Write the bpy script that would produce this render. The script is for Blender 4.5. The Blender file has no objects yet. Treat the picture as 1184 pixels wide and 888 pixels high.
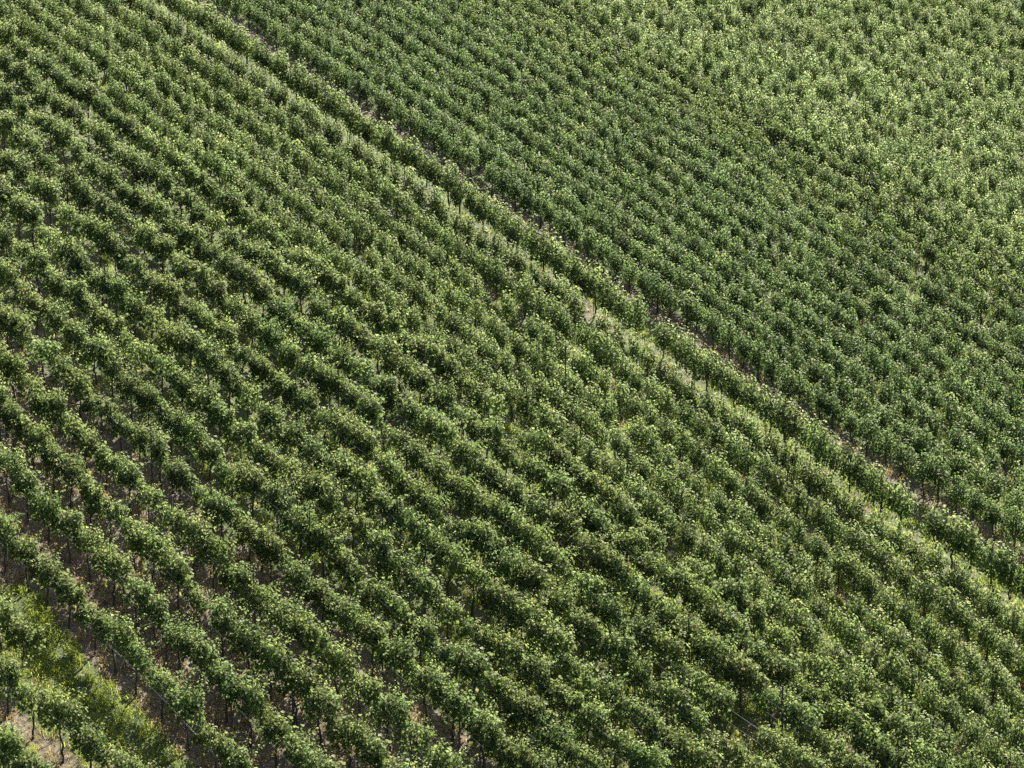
import bpy, math, random
import numpy as np

# ------------------------------------------------------------------ camera, sky, sun, exposure
R = math.radians
scene = bpy.context.scene
col = scene.collection
rng = np.random.default_rng(11)
random.seed(11)

PW, PH = 1184.0, 888.0                 # photograph size, used to find the rows' places on the slope
LENS = 75.0
F = LENS / 36.0 * PW                   # focal length in photograph pixels
PITCH = R(12.0)                        # camera looks down by this much
CAM = np.array([0.0, 0.0, 48.0])

cam_data = bpy.data.cameras.new("camera")
cam = bpy.data.objects.new("camera", cam_data)
col.objects.link(cam)
cam_data.lens = LENS
cam_data.sensor_width = 36.0
cam_data.clip_start = 0.5
cam_data.clip_end = 3000.0
cam.location = CAM
cam.rotation_euler = (R(90) - PITCH, 0, 0)
scene.camera = cam

SUN_EL, SUN_AZ = R(48.0), R(27.0)      # azimuth measured from +Y towards +X (beyond the slope, to the right)
world = bpy.data.worlds.new("World")
scene.world = world
world.use_nodes = True
nt = world.node_tree
bg = nt.nodes["Background"]
sky = nt.nodes.new("ShaderNodeTexSky")
sky.sky_type = 'NISHITA'
sky.sun_disc = False
sky.sun_elevation = SUN_EL
sky.sun_rotation = SUN_AZ
sky.altitude = 200
sky.dust_density = 4.0
sky.ozone_density = 0.4
nt.links.new(sky.outputs[0], bg.inputs[0])
bg.inputs[1].default_value = 0.05

sun_data = bpy.data.lights.new("sun", 'SUN')
sun_data.energy = 5.0
sun_data.angle = R(0.53)
sun_data.color = (1.0, 0.94, 0.82)
sun = bpy.data.objects.new("sun", sun_data)
col.objects.link(sun)
sun.location = (60, 120, 120)
# lamp shines along its -Z; point it from the sun's place in the sky
sun.rotation_euler = (R(90) - SUN_EL, 0, math.pi - SUN_AZ)

scene.view_settings.view_transform = 'Standard'
scene.view_settings.look = 'None'
scene.view_settings.gamma = 1.0
scene.view_settings.exposure = 2.1
scene.view_settings.use_curve_mapping = False
scene.render.engine = 'CYCLES'
scene.cycles.max_bounces = 6
scene.cycles.diffuse_bounces = 3
scene.cycles.transmission_bounces = 4
scene.cycles.use_denoising = False

# ------------------------------------------------------------------ the slope
cth, sth = math.cos(PITCH), math.sin(PITCH)
AX = np.array([[1, 0, 0], [0, sth, cth], [0, -cth, sth]])      # camera right, up, back in the world
N = 0.14 * AX[0] + AX[1] + (1500.0 / F) * AX[2]
N = N / np.linalg.norm(N)
DIST = 42.0                                                     # camera's distance from the slope


def plane_z(x, y):
    return CAM[2] + (-DIST - N[0] * x - N[1] * y) / N[2]


def ground_z(x, y):
    b = (0.05 * np.sin(x * 0.9 + 1.3 * np.sin(y * 0.31)) + 0.05 * np.sin(y * 0.77 + 0.9 * np.sin(x * 0.42))
         + 0.02 * np.sin(x * 2.7 + y * 1.9) + 0.02 * np.sin(x * 1.7 - y * 3.1))
    return plane_z(x, y) + b


def unproject(px, py, h=0.0):
    """A photograph pixel to the point at height h over the slope."""
    px, py = np.asarray(px, float), np.asarray(py, float)
    d = ((px - PW / 2)[..., None] * AX[0] + (PH / 2 - py)[..., None] * AX[1] - F * AX[2])
    lam = (-DIST + h * N[2]) / (d @ N)
    return CAM + d * lam[..., None]


def project(p):
    q = (np.asarray(p) - CAM) @ AX.T
    return PW / 2 + F * q[..., 0] / -q[..., 2], PH / 2 - F * q[..., 1] / -q[..., 2]


# ------------------------------------------------------------------ materials
def mat(name):
    m = bpy.data.materials.new(name)
    m.use_nodes = True
    return m, m.node_tree.nodes, m.node_tree.links, m.node_tree.nodes["Principled BSDF"]


def node(nodes, kind, **kw):
    n = nodes.new(kind)
    for k, v in kw.items():
        setattr(n, k, v)
    return n


def ramp(nodes, stops):
    n = nodes.new("ShaderNodeValToRGB")
    e = n.color_ramp.elements
    while len(e) < len(stops):
        e.new(0.5)
    for i, (p, c) in enumerate(stops):
        e[i].position = p
        e[i].color = (*c, 1)
    return n


def leaf_material():
    m, n, l, p = mat("vine_leaf")
    at = node(n, "ShaderNodeAttribute", attribute_name="tint")     # R: age of the leaf, G: vigour of the vine, B: block tone
    sep = node(n, "ShaderNodeSeparateColor")
    l.new(at.outputs["Color"], sep.inputs[0])
    r1 = ramp(n, [(0.0, (0.040, 0.060, 0.019)), (0.45, (0.084, 0.109, 0.037)), (0.8, (0.138, 0.156, 0.062)), (1.0, (0.165, 0.145, 0.065))])
    l.new(sep.outputs[0], r1.inputs[0])
    hsv = node(n, "ShaderNodeHueSaturation")
    l.new(r1.outputs[0], hsv.inputs["Color"])
    mr = node(n, "ShaderNodeMapRange")
    mr.inputs[3].default_value = 0.75
    mr.inputs[4].default_value = 1.3
    l.new(sep.outputs[1], mr.inputs[0])
    l.new(mr.outputs[0], hsv.inputs["Value"])
    vr = ramp(n, [(0.0, (0.78, 0.86, 0.96)), (0.5, (1.0, 1.0, 1.0)), (1.0, (1.5, 1.45, 1.8))])  # dark end paints in the shaded block, pale end the sunlit one
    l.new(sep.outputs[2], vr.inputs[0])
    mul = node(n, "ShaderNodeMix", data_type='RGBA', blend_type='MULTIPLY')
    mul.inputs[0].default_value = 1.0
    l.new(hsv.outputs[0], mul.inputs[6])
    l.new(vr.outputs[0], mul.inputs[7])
    oi = node(n, "ShaderNodeObjectInfo")                          # each near vine's own colour cast
    own = node(n, "ShaderNodeMix", data_type='RGBA', blend_type='MULTIPLY')
    own.inputs[0].default_value = 1.0
    l.new(mul.outputs[2], own.inputs[6])
    l.new(oi.outputs["Color"], own.inputs[7])
    mul = own
    # paler underside
    geo = node(n, "ShaderNodeNewGeometry")
    under = node(n, "ShaderNodeMix", data_type='RGBA', blend_type='MULTIPLY')
    under.inputs[7].default_value = (1.35, 1.28, 1.35, 1)
    l.new(geo.outputs["Backfacing"], under.inputs[0])
    l.new(mul.outputs[2], under.inputs[6])
    l.new(under.outputs[2], p.inputs["Base Color"])
    p.inputs["Roughness"].default_value = 0.55
    p.inputs["Specular IOR Level"].default_value = 0.18
    tr = node(n, "ShaderNodeBsdfTranslucent")
    tc = node(n, "ShaderNodeMix", data_type='RGBA', blend_type='MULTIPLY')
    tc.inputs[0].default_value = 1.0
    tc.inputs[7].default_value = (2.25, 2.45, 2.2, 1)
    l.new(mul.outputs[2], tc.inputs[6])
    l.new(tc.outputs[2], tr.inputs["Color"])
    mx = node(n, "ShaderNodeMixShader")
    mx.inputs[0].default_value = 0.45
    l.new(p.outputs[0], mx.inputs[1])
    l.new(tr.outputs[0], mx.inputs[2])
    l.new(mx.outputs[0], n["Material Output"].inputs["Surface"])
    return m


def bark_material():
    m, n, l, p = mat("vine_bark")
    tc = node(n, "ShaderNodeTexCoord")
    nz = node(n, "ShaderNodeTexNoise")
    nz.inputs["Scale"].default_value = 30
    mp = node(n, "ShaderNodeMapping")
    mp.inputs["Scale"].default_value = (1, 1, 0.15)
    l.new(tc.outputs["Object"], mp.inputs[0])
    l.new(mp.outputs[0], nz.inputs["Vector"])
    r = ramp(n, [(0.3, (0.022, 0.017, 0.013)), (0.7, (0.075, 0.058, 0.043))])
    l.new(nz.outputs[0], r.inputs[0])
    l.new(r.outputs[0], p.inputs["Base Color"])
    p.inputs["Roughness"].default_value = 0.9
    return m


def simple_material(name, c1, c2, rough, scale, metal=0.0):
    m, n, l, p = mat(name)
    tc = node(n, "ShaderNodeTexCoord")
    nz = node(n, "ShaderNodeTexNoise")
    nz.inputs["Scale"].default_value = scale
    l.new(tc.outputs["Object"], nz.inputs["Vector"])
    r = ramp(n, [(0.35, c1), (0.7, c2)])
    l.new(nz.outputs[0], r.inputs[0])
    l.new(r.outputs[0], p.inputs["Base Color"])
    p.inputs["Roughness"].default_value = rough
    p.inputs["Metallic"].default_value = metal
    return m


def ground_material():
    m, n, l, p = mat("vineyard_soil")
    at = node(n, "ShaderNodeAttribute", attribute_name="cover")    # R: grass cover
    sep = node(n, "ShaderNodeSeparateColor")
    l.new(at.outputs["Color"], sep.inputs[0])
    tc = node(n, "ShaderNodeTexCoord")

    def noise(scale, detail=6):
        z = node(n, "ShaderNodeTexNoise")
        z.inputs["Scale"].default_value = scale
        z.inputs["Detail"].default_value = detail
        l.new(tc.outputs["Object"], z.inputs["Vector"])
        return z
    n1, n2, n3 = noise(1.7), noise(9.0), noise(0.8)
    soil = ramp(n, [(0.3, (0.045, 0.036, 0.026)), (0.5, (0.085, 0.068, 0.048)), (0.72, (0.17, 0.138, 0.095))])
    l.new(n2.outputs[0], soil.inputs[0])
    grass = ramp(n, [(0.3, (0.030, 0.045, 0.012)), (0.55, (0.055, 0.075, 0.018)), (0.75, (0.095, 0.105, 0.035))])
    l.new(n1.outputs[0], grass.inputs[0])
    add = node(n, "ShaderNodeMath", operation='MULTIPLY_ADD')
    l.new(n3.outputs[0], add.inputs[0])
    add.inputs[1].default_value = 0.9
    l.new(sep.outputs[0], add.inputs[2])
    mr = node(n, "ShaderNodeMapRange")
    mr.inputs[1].default_value = 0.7
    mr.inputs[2].default_value = 1.15
    l.new(add.outputs[0], mr.inputs[0])
    mx = node(n, "ShaderNodeMix", data_type='RGBA')
    l.new(mr.outputs[0], mx.inputs[0])
    l.new(soil.outputs[0], mx.inputs[6])
    l.new(grass.outputs[0], mx.inputs[7])
    l.new(mx.outputs[2], p.inputs["Base Color"])
    p.inputs["Roughness"].default_value = 0.95
    bp = node(n, "ShaderNodeBump")
    bp.inputs["Strength"].default_value = 0.6
    bp.inputs["Distance"].default_value = 0.06
    l.new(n2.outputs[0], bp.inputs["Height"])
    l.new(bp.outputs[0], p.inputs["Normal"])
    return m


def blade_material():
    m, n, l, p = mat("grass_blades")
    at = node(n, "ShaderNodeAttribute", attribute_name="tint")
    l.new(at.outputs["Color"], p.inputs["Base Color"])
    p.inputs["Roughness"].default_value = 0.7
    p.inputs["Specular IOR Level"].default_value = 0.1
    tr = node(n, "ShaderNodeBsdfTranslucent")
    tc = node(n, "ShaderNodeMix", data_type='RGBA', blend_type='MULTIPLY')
    tc.inputs[0].default_value = 1.0
    tc.inputs[7].default_value = (1.7, 1.8, 1.2, 1)
    l.new(at.outputs["Color"], tc.inputs[6])
    l.new(tc.outputs[2], tr.inputs["Color"])
    mx = node(n, "ShaderNodeMixShader")
    mx.inputs[0].default_value = 0.4
    l.new(p.outputs[0], mx.inputs[1])
    l.new(tr.outputs[0], mx.inputs[2])
    l.new(mx.outputs[0], n["Material Output"].inputs["Surface"])
    return m


M_LEAF, M_BARK = leaf_material(), bark_material()
M_STAKE = simple_material("weathered_stake", (0.03, 0.028, 0.026), (0.10, 0.09, 0.078), 0.85, 25)
M_POST = simple_material("trellis_post_wood", (0.035, 0.032, 0.03), (0.12, 0.11, 0.10), 0.8, 18)
M_WIRE = simple_material("galvanised_wire", (0.50, 0.49, 0.46), (0.68, 0.67, 0.63), 0.5, 6, 0.0)
M_GROUND, M_BLADE = ground_material(), blade_material()


# ------------------------------------------------------------------ mesh helpers
class Geo:
    """Vertices, quads and triangles (as padded quads) with a tint per vertex and a material slot per face."""

    def __init__(self):
        self.v, self.t, self.f, self.m, self.n = [], [], [], [], 0

    def add(self, v, f, tint, slot=0):
        v = np.asarray(v, np.float32)
        self.v.append(v)
        self.t.append(np.broadcast_to(np.asarray(tint, np.float32), (len(v), 3)).copy())
        f = np.asarray(f, np.int64)
        self.f.append(f + self.n)
        self.m.append(np.full(len(f), slot, np.int32))
        self.n += len(v)

    def arrays(self):
        return np.concatenate(self.v), np.concatenate(self.f), np.concatenate(self.t), np.concatenate(self.m)


def make_mesh(name, v, f, mats, tint=None, slots=None, smooth=False, attr="tint"):
    me = bpy.data.meshes.new(name)
    nv, nf = len(v), len(f)
    me.vertices.add(nv)
    me.vertices.foreach_set("co", np.ascontiguousarray(v, np.float32).ravel())
    k = f.shape[1]
    me.loops.add(nf * k)
    me.loops.foreach_set("vertex_index", np.ascontiguousarray(f, np.int32).ravel())
    me.polygons.add(nf)
    me.polygons.foreach_set("loop_start", np.arange(0, nf * k, k, dtype=np.int32))
    try:
        me.polygons.foreach_set("loop_total", np.full(nf, k, np.int32))
    except Exception:
        pass
    for m in mats:
        me.materials.append(m)
    if slots is not None:
        me.polygons.foreach_set("material_index", slots)
    me.polygons.foreach_set("use_smooth", np.full(nf, smooth, bool))
    if tint is not None:
        a = me.attributes.new(attr, 'FLOAT_COLOR', 'POINT')
        a.data.foreach_set("color", np.concatenate([tint, np.ones((nv, 1), np.float32)], 1).astype(np.float32).ravel())
    me.update()
    me.validate()
    return me


def link(name, me, parent=None):
    o = bpy.data.objects.new(name, me)
    col.objects.link(o)
    if parent is not None:
        o.parent = parent
    return o


def unit(a):
    return a / (np.linalg.norm(a, axis=-1, keepdims=True) + 1e-9)


def tube(pts, rad, sides=5):
    pts = np.asarray(pts, float)
    rad = np.broadcast_to(np.asarray(rad, float), (len(pts),))
    d = unit(np.gradient(pts, axis=0))
    ref = np.where(np.abs(d[:, 2:3]) > 0.9, np.array([[1.0, 0, 0]]), np.array([[0, 0, 1.0]]))
    a = unit(np.cross(d, ref))
    b = np.cross(d, a)
    ang = np.arange(sides) * 2 * math.pi / sides
    ring = pts[:, None] + rad[:, None, None] * (np.cos(ang)[None, :, None] * a[:, None] + np.sin(ang)[None, :, None] * b[:, None])
    v = ring.reshape(-1, 3)
    f = []
    for i in range(len(pts) - 1):
        for j in range(sides):
            k = (j + 1) % sides
            f.append((i * sides + j, i * sides + k, (i + 1) * sides + k, (i + 1) * sides + j))
    o = (len(pts) - 1) * sides
    if sides == 4:
        f += [(3, 2, 1, 0), (o, o + 1, o + 2, o + 3)]
    else:
        v = np.concatenate([v, pts[-1:] + d[-1:] * rad[-1] * 0.6])
        for j in range(0, sides - 1, 2):
            f.append((o + j, o + (j + 1) % sides, o + (j + 2) % sides, len(v) - 1))
    return v, np.array(f)


# one vine leaf: lobed outline folded along the midrib; x across, y to the tip, z out of the blade
# quads only: two quads a side, no degenerate faces
LEAF_HI_V = np.array([[0, 0, 0.0], [0, 0.55, -0.03], [0, 1.0, -0.13], [0.36, 0.74, 0.03], [0.56, 0.20, 0.07], [0.24, -0.20, 0.04],
                   [-0.36, 0.74, 0.03], [-0.56, 0.20, 0.07], [-0.24, -0.20, 0.04]])
LEAF_HI_F = np.array([[0, 5, 4, 1], [1, 4, 3, 2], [0, 1, 7, 8], [1, 2, 6, 7]])


LEAF_LO_V = np.array([[0, -0.1, 0.02], [0.52, 0.35, 0.05], [0, 1.0, -0.10], [-0.52, 0.35, 0.05]])
LEAF_LO_F = np.array([[0, 1, 2, 3]])
FINE = True


def leaves(pos, nrm, tipdir, size):
    LEAF_V, LEAF_F = (LEAF_HI_V, LEAF_HI_F) if FINE else (LEAF_LO_V, LEAF_LO_F)
    n = len(pos)
    nrm = unit(nrm)
    tip = unit(tipdir - nrm * np.sum(tipdir * nrm, 1, keepdims=True))
    side = np.cross(tip, nrm)
    v = (pos[:, None] + size[:, None, None] * (LEAF_V[None, :, 0:1] * side[:, None] + LEAF_V[None, :, 1:2] * tip[:, None]
                                               + LEAF_V[None, :, 2:3] * nrm[:, None]))
    f = LEAF_F[None] + (np.arange(n) * len(LEAF_V))[:, None, None]
    return v.reshape(-1, 3), f.reshape(-1, 4)


# ------------------------------------------------------------------ vine builders (row runs along local X)
def shoots(g, n_shoot, xs, z0, length, lean, along, thick, leaf, step, droop, twigs=True, vig=0.5, block_light=0.5):
    P, NR, TP, SZ, AGE = [], [], [], [], []
    for _ in range(n_shoot):
        x0 = rng.uniform(-xs, xs)
        zz = rng.uniform(*z0)
        L = rng.uniform(*length)
        az = rng.uniform(0, 2 * math.pi)
        ln = abs(rng.normal(0, lean))
        d = unit(np.array([math.cos(az) * ln * along, math.sin(az) * ln, 1.0]))
        k = max(3, int(L / step))
        t = np.linspace(0, 1, k)
        bend = rng.normal(0, 0.10, 2)
        base = np.array([x0, rng.normal(0, thick * 0.35), zz])
        pts = base + t[:, None] * L * d
        pts[:, 0] += bend[0] * t ** 2
        pts[:, 1] += bend[1] * t ** 2 + math.sin(az) * droop * t ** 3
        pts[:, 0] += math.cos(az) * droop * t ** 3
        pts[:, 2] -= droop * 0.9 * t ** 3
        if twigs:
            idx = np.linspace(0, k - 1, min(k, 5)).astype(int)
            tv, tf = tube(pts[idx], np.linspace(0.006, 0.003, len(idx)), 3)
            g.add(tv, tf, (0.75, vig, block_light))
        reps = 2 if step > 0.05 else 1
        for r in range(reps):
            n = k
            a = rng.uniform(0, 2 * math.pi) + np.arange(n) * 2.4 + rng.normal(0, 0.5, n)
            out = np.stack([np.cos(a), np.sin(a), np.zeros(n)], 1)
            pet = rng.uniform(0.05, 0.11, n) * (1.0 if r == 0 else 1.5)
            off = out * np.array([1.0, thick / 0.22, 1.0]) * pet[:, None]
            p = pts + off + np.stack([np.zeros(n), np.zeros(n), rng.uniform(-0.05, 0.03, n)], 1)
            nr = out * rng.uniform(0.4, 1.0, n)[:, None] + np.array([0, 0, 0.75]) + rng.normal(0, 0.38, (n, 3))
            tp = out * 0.6 + np.array([0, 0, -0.9]) + rng.normal(0, 0.35, (n, 3))
            sz = leaf * rng.uniform(0.7, 1.18, n) * (1.0 - 0.5 * t ** 3) * (1.0 if r == 0 else 0.8)
            age = np.clip(0.30 + 0.42 * t ** 2 + rng.normal(0, 0.14, n), 0, 0.93)
            age[rng.random(n) < 0.012] = 1.0
            P.append(p); NR.append(nr); TP.append(tp); SZ.append(sz); AGE.append(age)
    P, NR, TP, SZ, AGE = map(np.concatenate, (P, NR, TP, SZ, AGE))
    lv, lf = leaves(P, NR, TP, SZ)
    tint = np.repeat(np.stack([AGE, np.full(len(AGE), vig), np.full(len(AGE), block_light)], 1), len(LEAF_HI_V if FINE else LEAF_LO_V), 0)
    g.add(lv, lf, tint)


def lump(g, c, rad, n, leaf, vig, block_light, hang=0.9, fill=0.40, young_top=True):
    """Leaves overlapping over a lumpy rounded body, hanging like tiles, with some inside."""
    c, rad = np.asarray(c, float), np.asarray(rad, float)
    d = unit(rng.normal(0, 1, (n, 3)))
    ph = rng.uniform(0, 6.28, 4)
    az = np.arctan2(d[:, 1], d[:, 0])
    bump = 1 + 0.20 * np.sin(3 * az + ph[0] + 2.5 * d[:, 2]) + 0.15 * np.sin(5 * az + ph[1] - 4 * d[:, 2]) + 0.08 * np.sin(9 * d[:, 2] + ph[2])
    k = np.where(rng.random(n) < fill, rng.uniform(0.45, 0.85, n), rng.normal(1.0, 0.07, n)) * bump
    p = c + d * rad * k[:, None]
    out = unit(d / rad)
    nr = out * 0.9 + np.array([0, 0, 0.55]) + rng.normal(0, 0.58, (n, 3))
    tp = out * 0.45 + np.array([0, 0, -hang]) + rng.normal(0, 0.35, (n, 3))
    sz = leaf * rng.uniform(0.7, 1.15, n)
    age = np.clip(0.33 + 0.20 * np.clip(d[:, 2], -0.5, 1) + rng.normal(0, 0.15, n), 0, 0.93)
    age[rng.random(n) < 0.012] = 1.0
    lv, lf = leaves(p, nr, tp, sz)
    g.add(lv, lf, np.repeat(np.stack([age, np.full(n, vig), np.full(n, block_light)], 1), len(LEAF_HI_V if FINE else LEAF_LO_V), 0))


def trunk_geo(height, arms, r=0.03):
    g = Geo()
    k = 7
    t = np.linspace(0, 1, k)
    pts = np.stack([rng.normal(0, 0.02, k) + 0.05 * np.sin(t * 3 + rng.uniform(0, 6)), rng.normal(0, 0.015, k), -0.06 + t * (height + 0.06)], 1)
    v, f = tube(pts, r * (1.25 - 0.45 * t) * rng.uniform(0.9, 1.15, k), 6)
    g.add(v, f, (0, 0, 0))
    for s in arms:
        t = np.linspace(0, 1, 6)
        a = pts[-1] + np.stack([s * t, rng.normal(0, 0.012, 6), 0.10 * np.sin(t * 3.0) - 0.02], 1)
        a[0] = pts[-1]
        v, f = tube(a, 0.016 * (1.2 - 0.6 * t), 5)
        g.add(v, f, (0, 0, 0))
    return g


def stake_geo(h, r=0.014):
    g = Geo()
    x, y = rng.uniform(0.03, 0.06), rng.uniform(-0.04, 0.04)
    ln = rng.normal(0, 0.015, 2)
    v, f = tube([[x, y, -0.1], [x + ln[0] * h * 0.5, y + ln[1] * h * 0.5, h * 0.5], [x + ln[0] * h, y + ln[1] * h, h]], r, 4)
    g.add(v, f, (0, 0, 0))
    return g


# trellised vines of the wide rows: bare trunk, canopy above; look word, lumps, half spread, half thickness, top, density
KIND_A = [("broad leafy", 7, 0.80, 0.17, 1.84, 1.0), ("rounded bushy", 6, 0.70, 0.22, 1.90, 1.05),
          ("tall", 6, 0.70, 0.17, 2.02, 1.0), ("narrow", 5, 0.60, 0.16, 1.90, 1.0),
          ("thinly leaved", 6, 0.74, 0.18, 1.76, 0.55), ("dense dark", 7, 0.76, 0.21, 1.88, 1.25),
          ("low", 6, 0.80, 0.18, 1.64, 1.0), ("lopsided", 6, 0.74, 0.18, 1.94, 0.95),
          ("straggling", 5, 0.76, 0.20, 1.80, 0.7), ("broad leafy", 7, 0.80, 0.17, 1.86, 1.0),
          ("rounded bushy", 6, 0.68, 0.21, 1.86, 1.05), ("tall", 6, 0.66, 0.16, 2.06, 0.95)]
A_VAR = []
for word, nl, xs, th, top, dens in KIND_A:
    g = Geo()
    vig = {"dense dark": 0.25, "thinly leaved": 0.65}.get(word, rng.uniform(0.4, 0.65))
    xc = np.linspace(-xs + 0.12, xs - 0.12, nl)
    for q, x in enumerate(xc):
        t_ = top + 0.04 - rng.uniform(0, 0.30) - 0.10 * (abs(x) / xs) ** 2
        if word == "lopsided":
            t_ -= 0.34 * q / nl
        b_ = rng.uniform(0.70, 1.06)
        rz = (t_ - b_) / 2
        lump(g, (x + rng.normal(0, 0.04), rng.normal(0, 0.05), (t_ + b_) / 2), (rng.uniform(0.17, 0.24), th * rng.uniform(0.75, 1.2), rz),
             int(96 * dens), 0.098, vig, 0.5)
    shoots(g, 22 if word == 'straggling' else 17, xs * 0.95, (1.15, 1.5), (top - 1.4, top - 1.0), 0.28, 1.0, 0.2, 0.082, 0.06, 0.16, vig=vig, block_light=0.5)
    A_VAR.append((word, g.arrays(), trunk_geo(rng.uniform(0.88, 0.98), (-0.5, 0.5) if xs > 0.6 else (0.35,)).arrays(), stake_geo(rng.uniform(1.2, 1.6)).arrays()))


def pole_vine(h, rad, n, tipn, low, up):
    """Vines tied to single stakes: a leafy column almost to the ground with a rounded head."""
    g = Geo()
    hb = rng.uniform(0.45, 0.6) * h
    lump(g, (rng.normal(0, 0.05), rng.normal(0, 0.05), (low + h * 0.72) / 2), (rad * 1.3, rad * 0.48, (h * 0.72 - low) / 2), int(n * 0.45), 0.085, 0.5, 0.5)
    lump(g, (rng.normal(0, 0.06), rng.normal(0, 0.05), h * 0.70), (rad * rng.uniform(0.9, 1.1), rad * rng.uniform(0.48, 0.62), h * 0.28), int(n * 0.4), 0.085, 0.5, 0.5)
    lump(g, (rng.choice([-1, 1]) * rad * 0.7, rng.normal(0, 0.08), rng.uniform(0.5, 0.66) * h), (rad * 0.7, rad * 0.7, h * 0.2), int(n * 0.2), 0.085, 0.5, 0.5)
    shoots(g, tipn, rad * 0.6, (h * 0.6, h * 0.7), (h * 0.22, h * up), 0.22, 1.0, rad * 0.6, 0.085, 0.06, rng.uniform(0.0, 0.2), twigs=False)
    return ("", g.arrays(), trunk_geo(0.7, (0.15,), 0.026).arrays(), stake_geo(h - 0.15).arrays())


FINE = False
B_VAR = [pole_vine(rng.uniform(1.60, 1.78), rng.uniform(0.31, 0.40), 640, 3, 0.54, 0.30) for _ in range(12)]
D_VAR = [pole_vine(rng.uniform(1.75, 2.15), rng.uniform(0.29, 0.38), 640, 7, 0.55, 0.46) for _ in range(12)]

# ------------------------------------------------------------------ the rows, read off the photograph as crest lines and laid on the slope
def guide(pts, deg=3):
    p = np.array(pts, float)
    c = np.polyfit((p[:, 0] - 592) / 592, p[:, 1], min(deg, len(p) - 1))
    x0, x1 = p[:, 0].min(), p[:, 0].max()

    def fn(x):
        u = np.clip(x, x0, x1)
        y = np.polyval(c, (u - 592) / 592)
        d = np.polyder(c)
        s0 = np.polyval(d, (x0 - 592) / 592) / 592
        s1 = np.polyval(d, (x1 - 592) / 592) / 592
        return y + np.where(x < x0, (x - x0) * s0, 0) + np.where(x > x1, (x - x1) * s1, 0)
    return fn


G0 = guide([(0, 838), (25, 856), (50, 876), (80, 902)], 1)
G1 = guide([(0, 758), (22, 773), (47, 788), (65, 801), (80, 818), (100, 836), (120, 853), (150, 874), (170, 890)], 1)
G3 = guide([(0, 589), (15, 604), (33, 617), (48, 634), (65, 648), (85, 668), (112, 693), (130, 713), (150, 733), (170, 753), (190, 773), (213, 798), (240, 824), (255, 840), (273, 853), (287, 870)], 2)
G4 = guide([(0, 521), (35, 545), (50, 560), (70, 576), (88, 594), (115, 616), (135, 634), (162, 665), (185, 691), (200, 709), (212, 725), (235, 743), (252, 762), (272, 778), (290, 793), (311, 814), (328, 831), (346, 852), (371, 874)], 2)
G5 = guide([(0, 450), (22, 472), (50, 499), (65, 516), (95, 541), (117, 561), (140, 584), (160, 603), (180, 622), (212, 651), (240, 679), (265, 699), (295, 734), (311, 749), (371, 795), (396, 816), (416, 836), (431, 854), (453, 873)], 2)
G6 = guide([(0, 397), (12, 410), (37, 430), (57, 452), (77, 469), (100, 489), (122, 509), (142, 527), (162, 547), (187, 571), (210, 590), (225, 605), (250, 624), (275, 646), (301, 672), (323, 691), (341, 706), (356, 722), (376, 742), (393, 760), (416, 778), (436, 794), (456, 812), (471, 825), (496, 844), (516, 862)], 2)
G7 = guide([(0, 345), (12, 362), (37, 379), (55, 396), (95, 432), (125, 462), (155, 483), (175, 498), (190, 511), (207, 529), (225, 544), (242, 560), (270, 584), (296, 606), (333, 632), (361, 650), (400, 688), (430, 715), (460, 740), (503, 778), (533, 804), (553, 820), (578, 841)], 2)
H = guide([(17, 10), (42, 25), (70, 45), (100, 65), (130, 87), (172, 120), (200, 140), (250, 178), (321, 237), (351, 257), (381, 277), (403, 293), (446, 327), (476, 348), (501, 368), (521, 384), (592, 437), (650, 483), (700, 523), (760, 570), (830, 622), (900, 678), (960, 725), (1030, 790), (1100, 848)])
B1 = guide([(160, 0), (200, 14), (235, 34), (275, 60), (296, 74), (351, 109), (408, 150), (451, 183), (486, 209), (540, 253), (592, 295), (740, 392), (888, 491), (1038, 596), (1100, 645), (1180, 705)])
ROW0 = guide([(217, 0), (232, 5), (250, 15), (275, 30), (296, 42), (321, 57), (346, 77), (371, 92), (396, 107), (436, 137), (461, 155), (491, 175), (536, 210), (592, 246), (620, 262), (645, 282), (690, 314), (725, 337), (765, 367), (810, 397), (852, 428), (888, 449), (936, 481), (978, 510), (1028, 542), (1068, 573), (1106, 597), (1151, 626), (1173, 641)])
C1 = guide([(262, -12), (301, 12), (346, 37), (376, 57), (431, 95), (466, 116), (496, 137), (526, 159), (561, 182), (591, 201), (625, 226), (667, 252), (697, 272), (752, 309), (802, 343), (845, 374), (872, 393), (945, 443), (993, 471), (1028, 497), (1063, 518), (1108, 547), (1163, 585), (1200, 608)])
CE = guide([(690, 0), (742, 37), (807, 77), (887, 120), (963, 153), (1013, 177), (1088, 222), (1138, 248), (1184, 280)], 2)


def mix(a, b, w):
    return lambda x: a(x) * (1 - w) + b(x) * w


def shift(a, dy, slope=0.0):
    return lambda x: a(x) - dy + slope * (x - 900)


ROWS = []          # (name of the row in words or None, crest line, block, crest height, vine spacing, grass, x range or None)
ROWS.append((None, shift(G0, -160), 'A', 1.88, 1.22, 0.75, None))
ROWS.append((None, shift(G0, -80), 'A', 1.88, 1.22, 0.75, None))
ROWS.append(("short row in the corner", G0, 'A', 1.88, 1.22, 0.62, None))
ROWS.append(("row just below the grassy lane", G1, 'A', 1.88, 1.22, 0.62, None))
ROWS.append(("broken-off row inside the grassy lane", mix(G1, G3, 0.40), 'A', 1.88, 1.22, 1.0, (-200, 46)))
NTH = ["first", "second", "third", "fourth", "fifth", "sixth", "seventh", "eighth", "ninth", "tenth", "eleventh", "twelfth", "thirteenth", "fourteenth",
       "fifteenth", "sixteenth", "seventeenth", "eighteenth", "nineteenth", "twentieth", "twenty-first", "twenty-second", "twenty-third", "twenty-fourth",
       "twenty-fifth", "twenty-sixth", "twenty-seventh", "twenty-eighth", "twenty-ninth", "thirtieth"]
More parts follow.
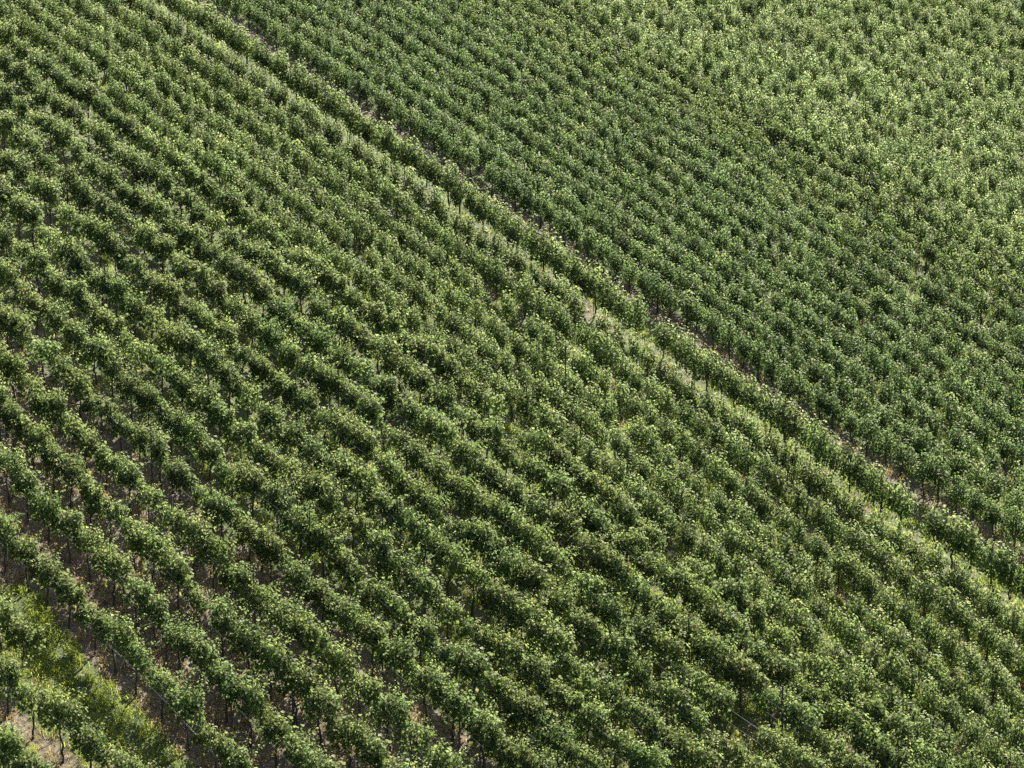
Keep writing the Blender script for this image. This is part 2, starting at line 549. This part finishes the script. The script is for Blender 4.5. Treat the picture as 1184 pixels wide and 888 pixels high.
NTH += ["thirty-" + a for a in NTH[:9]] + ["fortieth"] + ["forty-" + a for a in NTH[:9]] + ["fiftieth"] + ["fifty-" + a for a in NTH[:9]]
na = 0
for gfn, gr in ((G3, 0.25), (G4, 0.12), (G5, 0.15), (G6, 0.2), (G7, 0.35)):
    ROWS.append(("%s row above the grassy lane" % NTH[na], gfn, 'A', 1.88, 1.22, gr, None))
    na += 1
NB = 9
cum = np.cumsum(np.linspace(1.25, 0.75, NB))
cum = cum / cum[-1]
for k in range(NB - 1):
    ROWS.append(("%s row above the grassy lane" % NTH[na], mix(G7, H, cum[k]), 'A', 1.88, 1.2, 0.75, None))
    na += 1
for k in range(5):
    ROWS.append((None, mix(H, B1, k / 5 + 0.01 * math.sin(k * 2)), 'B', 1.62, 0.84, 0.9, None))
ROWS.append((None, B1, 'B', 1.62, 0.84, 0.8, None))
ROWS.append((None, ROW0, 'B', 1.95, 0.80, 0.8, None))
NC = 13
cum = np.concatenate([[0], np.cumsum(np.linspace(1.2, 0.8, NC))])
cum = cum / cum[-1]
for k in range(NC):
    ROWS.append((None, mix(C1, CE, cum[k]), 'C', 1.62, 0.82, 0.85 if k else 0.5, None))
C_LAST = len(ROWS) - 1
acc = 0.0
for k in range(26):
    ROWS.append((None, shift(CE, acc, -0.0006 * acc), 'D', 1.8, 0.80, 0.9, None))
    acc += 17.5 - 0.12 * k

MX, MY = 130, 120
PLANTS = []        # x, y, z, row angle, block, row number, position along the row
ROW_XY = []
for ri, (words, fn, block, hc, sp, grass_amt, xr) in enumerate(ROWS):
    xs = np.arange(-MX if xr is None else xr[0], (PW + MX if xr is None else xr[1]), 4.0)
    ys = fn(xs)
    ok = (ys > -MY) & (ys < PH + MY + (90 if block == 'A' else 30))
    if ok.sum() < 3:
        ROW_XY.append(None)
        continue
    P = unproject(xs[ok], ys[ok], hc)[:, :2]
    seg = np.linalg.norm(np.diff(P, axis=0), axis=1)
    s = np.concatenate([[0], np.cumsum(seg)])
    ROW_XY.append(P)
    t = rng.uniform(0, sp)
    while t < s[-1]:
        tt = t + rng.normal(0, 0.06)
        x, y = np.interp(tt, s, P[:, 0]), np.interp(tt, s, P[:, 1])
        a, b = np.interp(tt + 0.3, s, P[:, 0]) - np.interp(tt - 0.3, s, P[:, 0]), np.interp(tt + 0.3, s, P[:, 1]) - np.interp(tt - 0.3, s, P[:, 1])
        x += rng.normal(0, 0.025)
        y += rng.normal(0, 0.025)
        if rng.random() > (0.015 if block != 'A' else (0.0 if ri < 7 else 0.012)):
            PLANTS.append((x, y, float(ground_z(x, y)), math.atan2(b, a), block, ri, t))
        t += sp * (1.0 if block != 'D' else rng.uniform(0.9, 1.1))
print("plants", len(PLANTS))

# ------------------------------------------------------------------ ground
def axis(lo, hi, step, far):
    a = np.arange(lo, hi + step, step)
    out = np.cumsum(step * 1.5 ** np.arange(1, 16))
    out = out[out < far]
    return np.concatenate([(lo - out)[::-1], a, a[-1] + out])


pa = np.array([p[:2] for p in PLANTS])
gx = axis(pa[:, 0].min() - 2, pa[:, 0].max() + 2, 0.24, 110)
gy = axis(pa[:, 1].min() - 2, pa[:, 1].max() + 2, 0.24, 110)
GX, GY = np.meshgrid(gx, gy)
GZ = ground_z(GX, GY)
V = np.stack([GX.ravel(), GY.ravel(), GZ.ravel()], 1)
nx, ny = len(gx), len(gy)
ii, jj = np.meshgrid(np.arange(nx - 1), np.arange(ny - 1))
b0 = (jj * nx + ii).ravel()
FQ = np.stack([b0, b0 + 1, b0 + nx + 1, b0 + nx], 1)
# grass cover of each ground vertex: from the nearest row's own cover, barer right under the vines
best = np.full(len(V), 1e9)
cover = np.full(len(V), 0.6)
for ri, P in enumerate(ROW_XY):
    if P is None:
        continue
    Q = P[::3]
    lo, hi = Q.min(0) - 2, Q.max(0) + 2
    sel = np.where((V[:, 0] > lo[0]) & (V[:, 0] < hi[0]) & (V[:, 1] > lo[1]) & (V[:, 1] < hi[1]))[0]
    for c in range(0, len(sel), 20000):
        ss = sel[c:c + 20000]
        d = np.sqrt(((V[ss, None, :2] - Q[None]) ** 2).sum(2).min(1))
        bt = d < best[ss]
        ss2 = ss[bt]
        best[ss2] = d[bt]
        cover[ss2] = ROWS[ri][5]
# lanes where the photograph shows grass (1) or dry ground (0), as lines on the ground with a half width in metres
for line, amt, wid in (([(20, 690), (50, 740), (110, 805), (170, 868), (230, 940)], 1.0, 0.7), ([(625, 635), (680, 680), (760, 740), (840, 800)], 1.0, 1.2),
                       ([(560, 640), (640, 700), (760, 790)], 0.9, 0.7), ([(480, 230), (560, 270), (700, 370), (820, 440)], 0.6, 0.4)):
    L = np.array(line, float)
    tt = np.linspace(0, len(L) - 1, 80)
    Q = unproject(np.interp(tt, np.arange(len(L)), L[:, 0]), np.interp(tt, np.arange(len(L)), L[:, 1]), 0.0)[:, :2]
    sel = np.where((V[:, 0] > Q[:, 0].min() - 3) & (V[:, 0] < Q[:, 0].max() + 3) & (V[:, 1] > Q[:, 1].min() - 3) & (V[:, 1] < Q[:, 1].max() + 3))[0]
    d = np.sqrt(((V[sel, None, :2] - Q[None]) ** 2).sum(2).min(1))
    wgt = np.clip((wid - d) / 0.35 + 0.5, 0, 1)
    cover[sel] = cover[sel] * (1 - wgt) + amt * wgt
    best[sel] = np.where(wgt > 0.5, np.maximum(best[sel], 0.5 * amt), best[sel])
bare = np.clip(1 - best / 0.55, 0, 1)
cov = np.clip(cover - 0.5 * bare, 0, 1)
me = make_mesh("ground", V, FQ, [M_GROUND], np.stack([cov, cov, cov], 1).astype(np.float32), smooth=True, attr="cover")
ground = link("ground", me)
ground["kind"] = "structure"
ground["label"] = "sloping vineyard soil with dry litter and grass under the rows"
ground["category"] = "ground"

# ------------------------------------------------------------------ choose the vines that show largest
cols = []
for i, p in enumerate(PLANTS):
    u, w = project((p[0], p[1], p[2] + 1.3))
    u0, w0 = project((p[0], p[1], p[2] + 1.0))
    d = np.linalg.norm(np.array(p[:3]) - CAM)
    if -6 < u < PW + 6 and 0 < w < PH + 12 and p[4] == 'A' and ROWS[p[5]][0]:
        cols.append((d, i, u, w))
cols.sort()
near = cols[:300]
near_ids = {c[1] for c in near}

# order of the vines seen in each row, counted from the photo's left and lower edges
in_row = {}
for d, i, u, w in cols:
    in_row.setdefault(PLANTS[i][5], []).append((u, i))
for k in in_row:
    in_row[k].sort()

A_MESH = []
for word, cr, tk, stk in A_VAR:
    A_MESH.append((word, make_mesh("vine_crown", cr[0], cr[1], [M_LEAF], cr[2], cr[3]), make_mesh("vine_trunk", tk[0], tk[1], [M_BARK], smooth=True),
                   make_mesh("vine_stake", stk[0], stk[1], [M_STAKE])))

PROTO = {}
for vi, (word, mc, mt, ms) in enumerate(A_MESH):
    PROTO[vi] = (mc, mt, ms)

for d, i, u, w in sorted(near, key=lambda c: c[1]):
    x, y, z, ang, block, ri, t = PLANTS[i]
    vi = int(rng.integers(len(A_MESH)))
    word, mc, mt, ms = A_MESH[vi]
    root = bpy.data.objects.new("grapevine", None)
    root.empty_display_size = 0.3
    col.objects.link(root)
    root.location = (x, y, z)
    s = rng.uniform(0.92, 1.08)
    root.scale = (s * rng.uniform(0.95, 1.08), s * rng.uniform(0.95, 1.1), s)
    root.rotation_euler = (0, 0, ang + (math.pi if rng.random() < 0.5 else 0) + rng.normal(0, 0.12))
    seq = in_row[ri]
    k = [q[1] for q in seq].index(i)
    if k <= len(seq) - 1 - k:
        where = "%s from the left end of the %s" % (NTH[k], ROWS[ri][0])
    else:
        kk = len(seq) - 1 - k
        where = "%s from the lower end of the %s" % (NTH[kk], ROWS[ri][0])
    root["label"] = "%s grapevine, %s" % (word, where)
    root["category"] = "grapevine"
    root["group"] = "trellised grapevines in the wide nearer rows"
    link("trunk", mt, root)
    fo = link("foliage", mc, root)
    w_ = rng.normal(1.04, 0.07)
    fo.color = (w_ * rng.normal(1.0, 0.035), w_, w_ * rng.normal(0.98, 0.04), 1)
    link("stake", ms, root)

# ------------------------------------------------------------------ every other vine: one mass
def words_of(ri):
    return 'lane' if ROWS[ri][1] is ROW0 else ''


g = Geo()
for i, (x, y, z, ang, block, ri, t) in enumerate(PLANTS):
    if i in near_ids:
        continue
    lib = A_VAR if block == 'A' else (D_VAR if block == 'D' else B_VAR)
    _, cr, tk, stk = lib[int(rng.integers(len(lib)))]
    a = ang + (math.pi if rng.random() < 0.5 else 0) + rng.normal(0, 0.3 if block == 'D' else 0.12)
    s = rng.uniform(0.90, 1.10) if block in 'AD' else rng.uniform(0.95, 1.06)
    if words_of(ri) == 'lane':
        s *= 1.24
    sx = s * rng.uniform(0.92, 1.1)
    M = np.array([[math.cos(a) * sx, -math.sin(a) * sx, 0], [math.sin(a) * sx, math.cos(a) * sx, 0], [0, 0, s]])
    T = np.array([x, y, z])
    tint = cr[2].copy()
    tint[:, 1] = np.clip(tint[:, 1] + rng.normal(0, 0.18), 0, 1)
    tint[:, 0] = np.clip(tint[:, 0] + rng.normal(0, 0.07), 0, 1)
    base = {'A': 0.5, 'B': 0.55, 'C': 0.12, 'D': 0.74}[block]  # leaf tone by block: C painted as shaded, D as facing the sun
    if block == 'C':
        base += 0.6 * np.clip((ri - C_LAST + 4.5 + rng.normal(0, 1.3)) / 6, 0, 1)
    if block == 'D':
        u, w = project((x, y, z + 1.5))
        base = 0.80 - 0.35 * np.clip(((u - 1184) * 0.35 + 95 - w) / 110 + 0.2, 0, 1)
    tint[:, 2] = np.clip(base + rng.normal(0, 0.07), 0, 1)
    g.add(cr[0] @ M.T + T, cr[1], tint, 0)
    g.add(tk[0] @ M.T + T, tk[1], (0, 0, 0), 1)
    g.add(stk[0] @ M.T + T, stk[1], (0, 0, 0), 2)
v, f, tn, sl = g.arrays()
print("mass verts", len(v))
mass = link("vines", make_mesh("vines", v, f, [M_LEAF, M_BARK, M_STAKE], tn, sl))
mass["kind"] = "stuff"
mass["label"] = "dense mass of grapevine rows covering the upper and farther slope"
mass["category"] = "grapevines"

# ------------------------------------------------------------------ trellis posts, standing in the rows where the photo shows them
POSTS = [(183, 766), (277, 838), (338, 838), (455, 788), (505, 881), (298, 730), (4, 509), (184, 559), (267, 616), (209, 641), (345, 500), (403, 489),
         (481, 551), (470, 641), (376, 657), (797, 781), (718, 791), (905, 866), (1006, 297), (144, 285), (201, 325), (122, 362), (44, 255), (660, 470), (560, 560), (640, 640)]
k_post = {}
order = []
for (px, py) in POSTS:
    b = unproject(px, py, 0.0)
    bestr = None
    for ri, P in enumerate(ROW_XY):
        if P is None or ROWS[ri][6] is not None:
            continue
        dd = np.linalg.norm(P - b[:2], axis=1)
        j = int(dd.argmin())
        if bestr is None or dd[j] < bestr[0]:
            bestr = (dd[j], ri, P[j])
    _, ri, q = bestr
    order.append((ri, q, px))
order.sort(key=lambda o: (o[0], o[2]))
cnt = {}
for ri, q, px in order:
    cnt[ri] = cnt.get(ri, 0) + 1
seen = {}
for ri, q, px in order:
    h = 2.05 if ROWS[ri][2] == 'A' else 2.45
    gp = Geo()
    ln = rng.normal(0, 0.02, 2)
    v, f = tube([[0, 0, -0.15], [ln[0], ln[1], h * 0.5], [ln[0] * 2, ln[1] * 2, h]], [0.034, 0.032, 0.030], 6)
    gp.add(v, f, (0, 0, 0))
    v, f, tn, sl = gp.arrays()
    o = link("trellis_post", make_mesh("trellis_post", v, f, [M_POST], smooth=False))
    o.location = (q[0], q[1], float(ground_z(q[0], q[1])))
    seen[ri] = seen.get(ri, 0) + 1
    words = ROWS[ri][0]
    if words is None:
        lab = "tall dark post rising between dense vines of the far darker block"
    elif cnt[ri] == 1:
        lab = "dark upright trellis post standing in the %s" % words
    else:
        lab = "dark trellis post, %s from the left in the %s" % (NTH[seen[ri] - 1], words)
    o["label"] = lab
    o["category"] = "post"
    o["group"] = "trellis posts among the vines"

# ------------------------------------------------------------------ trellis wires along the wide rows
for ri, P in enumerate(ROW_XY):
    words, fn, block = ROWS[ri][:3]
    if P is None or block != 'A' or words is None or ROWS[ri][6] is not None:
        continue
    Q = P[::4]
    d = unit(np.gradient(Q, axis=0))
    side = np.stack([d[:, 1], -d[:, 0]], 1)
    for hh, off, which in ((0.78, -0.03, "lower"), (0.86, 0.06, "middle"), (1.34, 0.12, "upper")):
        xy = Q + side * off
        z = ground_z(xy[:, 0], xy[:, 1]) + hh + 0.02 * np.sin(np.arange(len(xy)) * 0.5)
        v, f = tube(np.concatenate([xy, z[:, None]], 1), 0.006, 4)
        o = link("trellis_wire", make_mesh("trellis_wire", v, f, [M_WIRE]))
        o["label"] = "%s thin pale wire strung along the %s" % (which, words)
        o["category"] = "wire"
        o["group"] = "trellis wires along the wide rows"

# ------------------------------------------------------------------ grass and dry litter between the rows
def blades(n_tuft, pick, size, colours, per, spread):
    g = Geo()
    idx = rng.choice(len(V), size=n_tuft * 14)
    u, w = project(V[idx])
    ok = (u > -60) & (u < PW + 60) & (w > -40) & (w < PH + 60) & (rng.random(len(idx)) < pick[idx] * np.clip((w - 150) / 550, 0.08, 1))
    idx = idx[ok][:n_tuft]
    n = len(idx) * per
    c = np.repeat(V[idx, :2] + rng.uniform(-0.12, 0.12, (len(idx), 2)), per, 0) + rng.normal(0, spread, (n, 2))
    a = rng.uniform(0, 2 * math.pi, n)
    tufts = np.repeat(rng.uniform(0.6, 1.25, len(idx)), per)
    L = size * tufts * rng.uniform(0.6, 1.2, n)
    lean = rng.uniform(0.25, 1.1, n)
    dx, dy = np.cos(a), np.sin(a)
    wd = 0.007 + 0.006 * rng.random(n)
    z = ground_z(c[:, 0], c[:, 1])
    b = np.stack([c[:, 0], c[:, 1], z - 0.01], 1)
    sd = np.stack([-dy, dx, np.zeros(n)], 1) * wd[:, None]
    mid = b + np.stack([dx * lean * 0.4, dy * lean * 0.4, np.full(n, 0.62)], 1) * L[:, None]
    tip = b + np.stack([dx * lean * 1.0, dy * lean * 1.0, 1.0 - 0.45 * lean], 1) * L[:, None]
    v = np.stack([b - sd, b + sd, mid + sd * 0.8, mid - sd * 0.8, tip + sd * 0.15, tip - sd * 0.15], 1).reshape(-1, 3)
    f = (np.array([[0, 1, 2, 3], [3, 2, 4, 5]])[None] + (np.arange(n) * 6)[:, None, None]).reshape(-1, 4)
    cc = np.array(colours)
    w1 = np.repeat(rng.random(len(idx)), per)[:, None]
    tint = (cc[0] * (1 - w1) + cc[1] * w1) * rng.uniform(0.8, 1.2, (n, 1))
    g.add(v, f, np.repeat(tint, 6, 0))
    return g.arrays()


v, f, tn, sl = blades(13000, np.clip(cov * 1.3 - 0.35, 0, 1), 0.27, ((0.16, 0.20, 0.032), (0.27, 0.30, 0.075)), 16, 0.09)
o = link("grass", make_mesh("grass", v, f, [M_BLADE], tn))
o["kind"] = "stuff"
o["label"] = "short green grass growing in the lanes between vine rows"
o["category"] = "grass"
v, f, tn, sl = blades(13000, np.clip(0.85 - cov, 0, 1) * (best < 2.0), 0.24, ((0.20, 0.15, 0.085), (0.34, 0.27, 0.17)), 11, 0.08)
o = link("dry_grass", make_mesh("dry_grass", v, f, [M_BLADE], tn))
o["kind"] = "stuff"
o["label"] = "dry straw coloured grass and litter under the vine rows"
o["category"] = "dry grass"
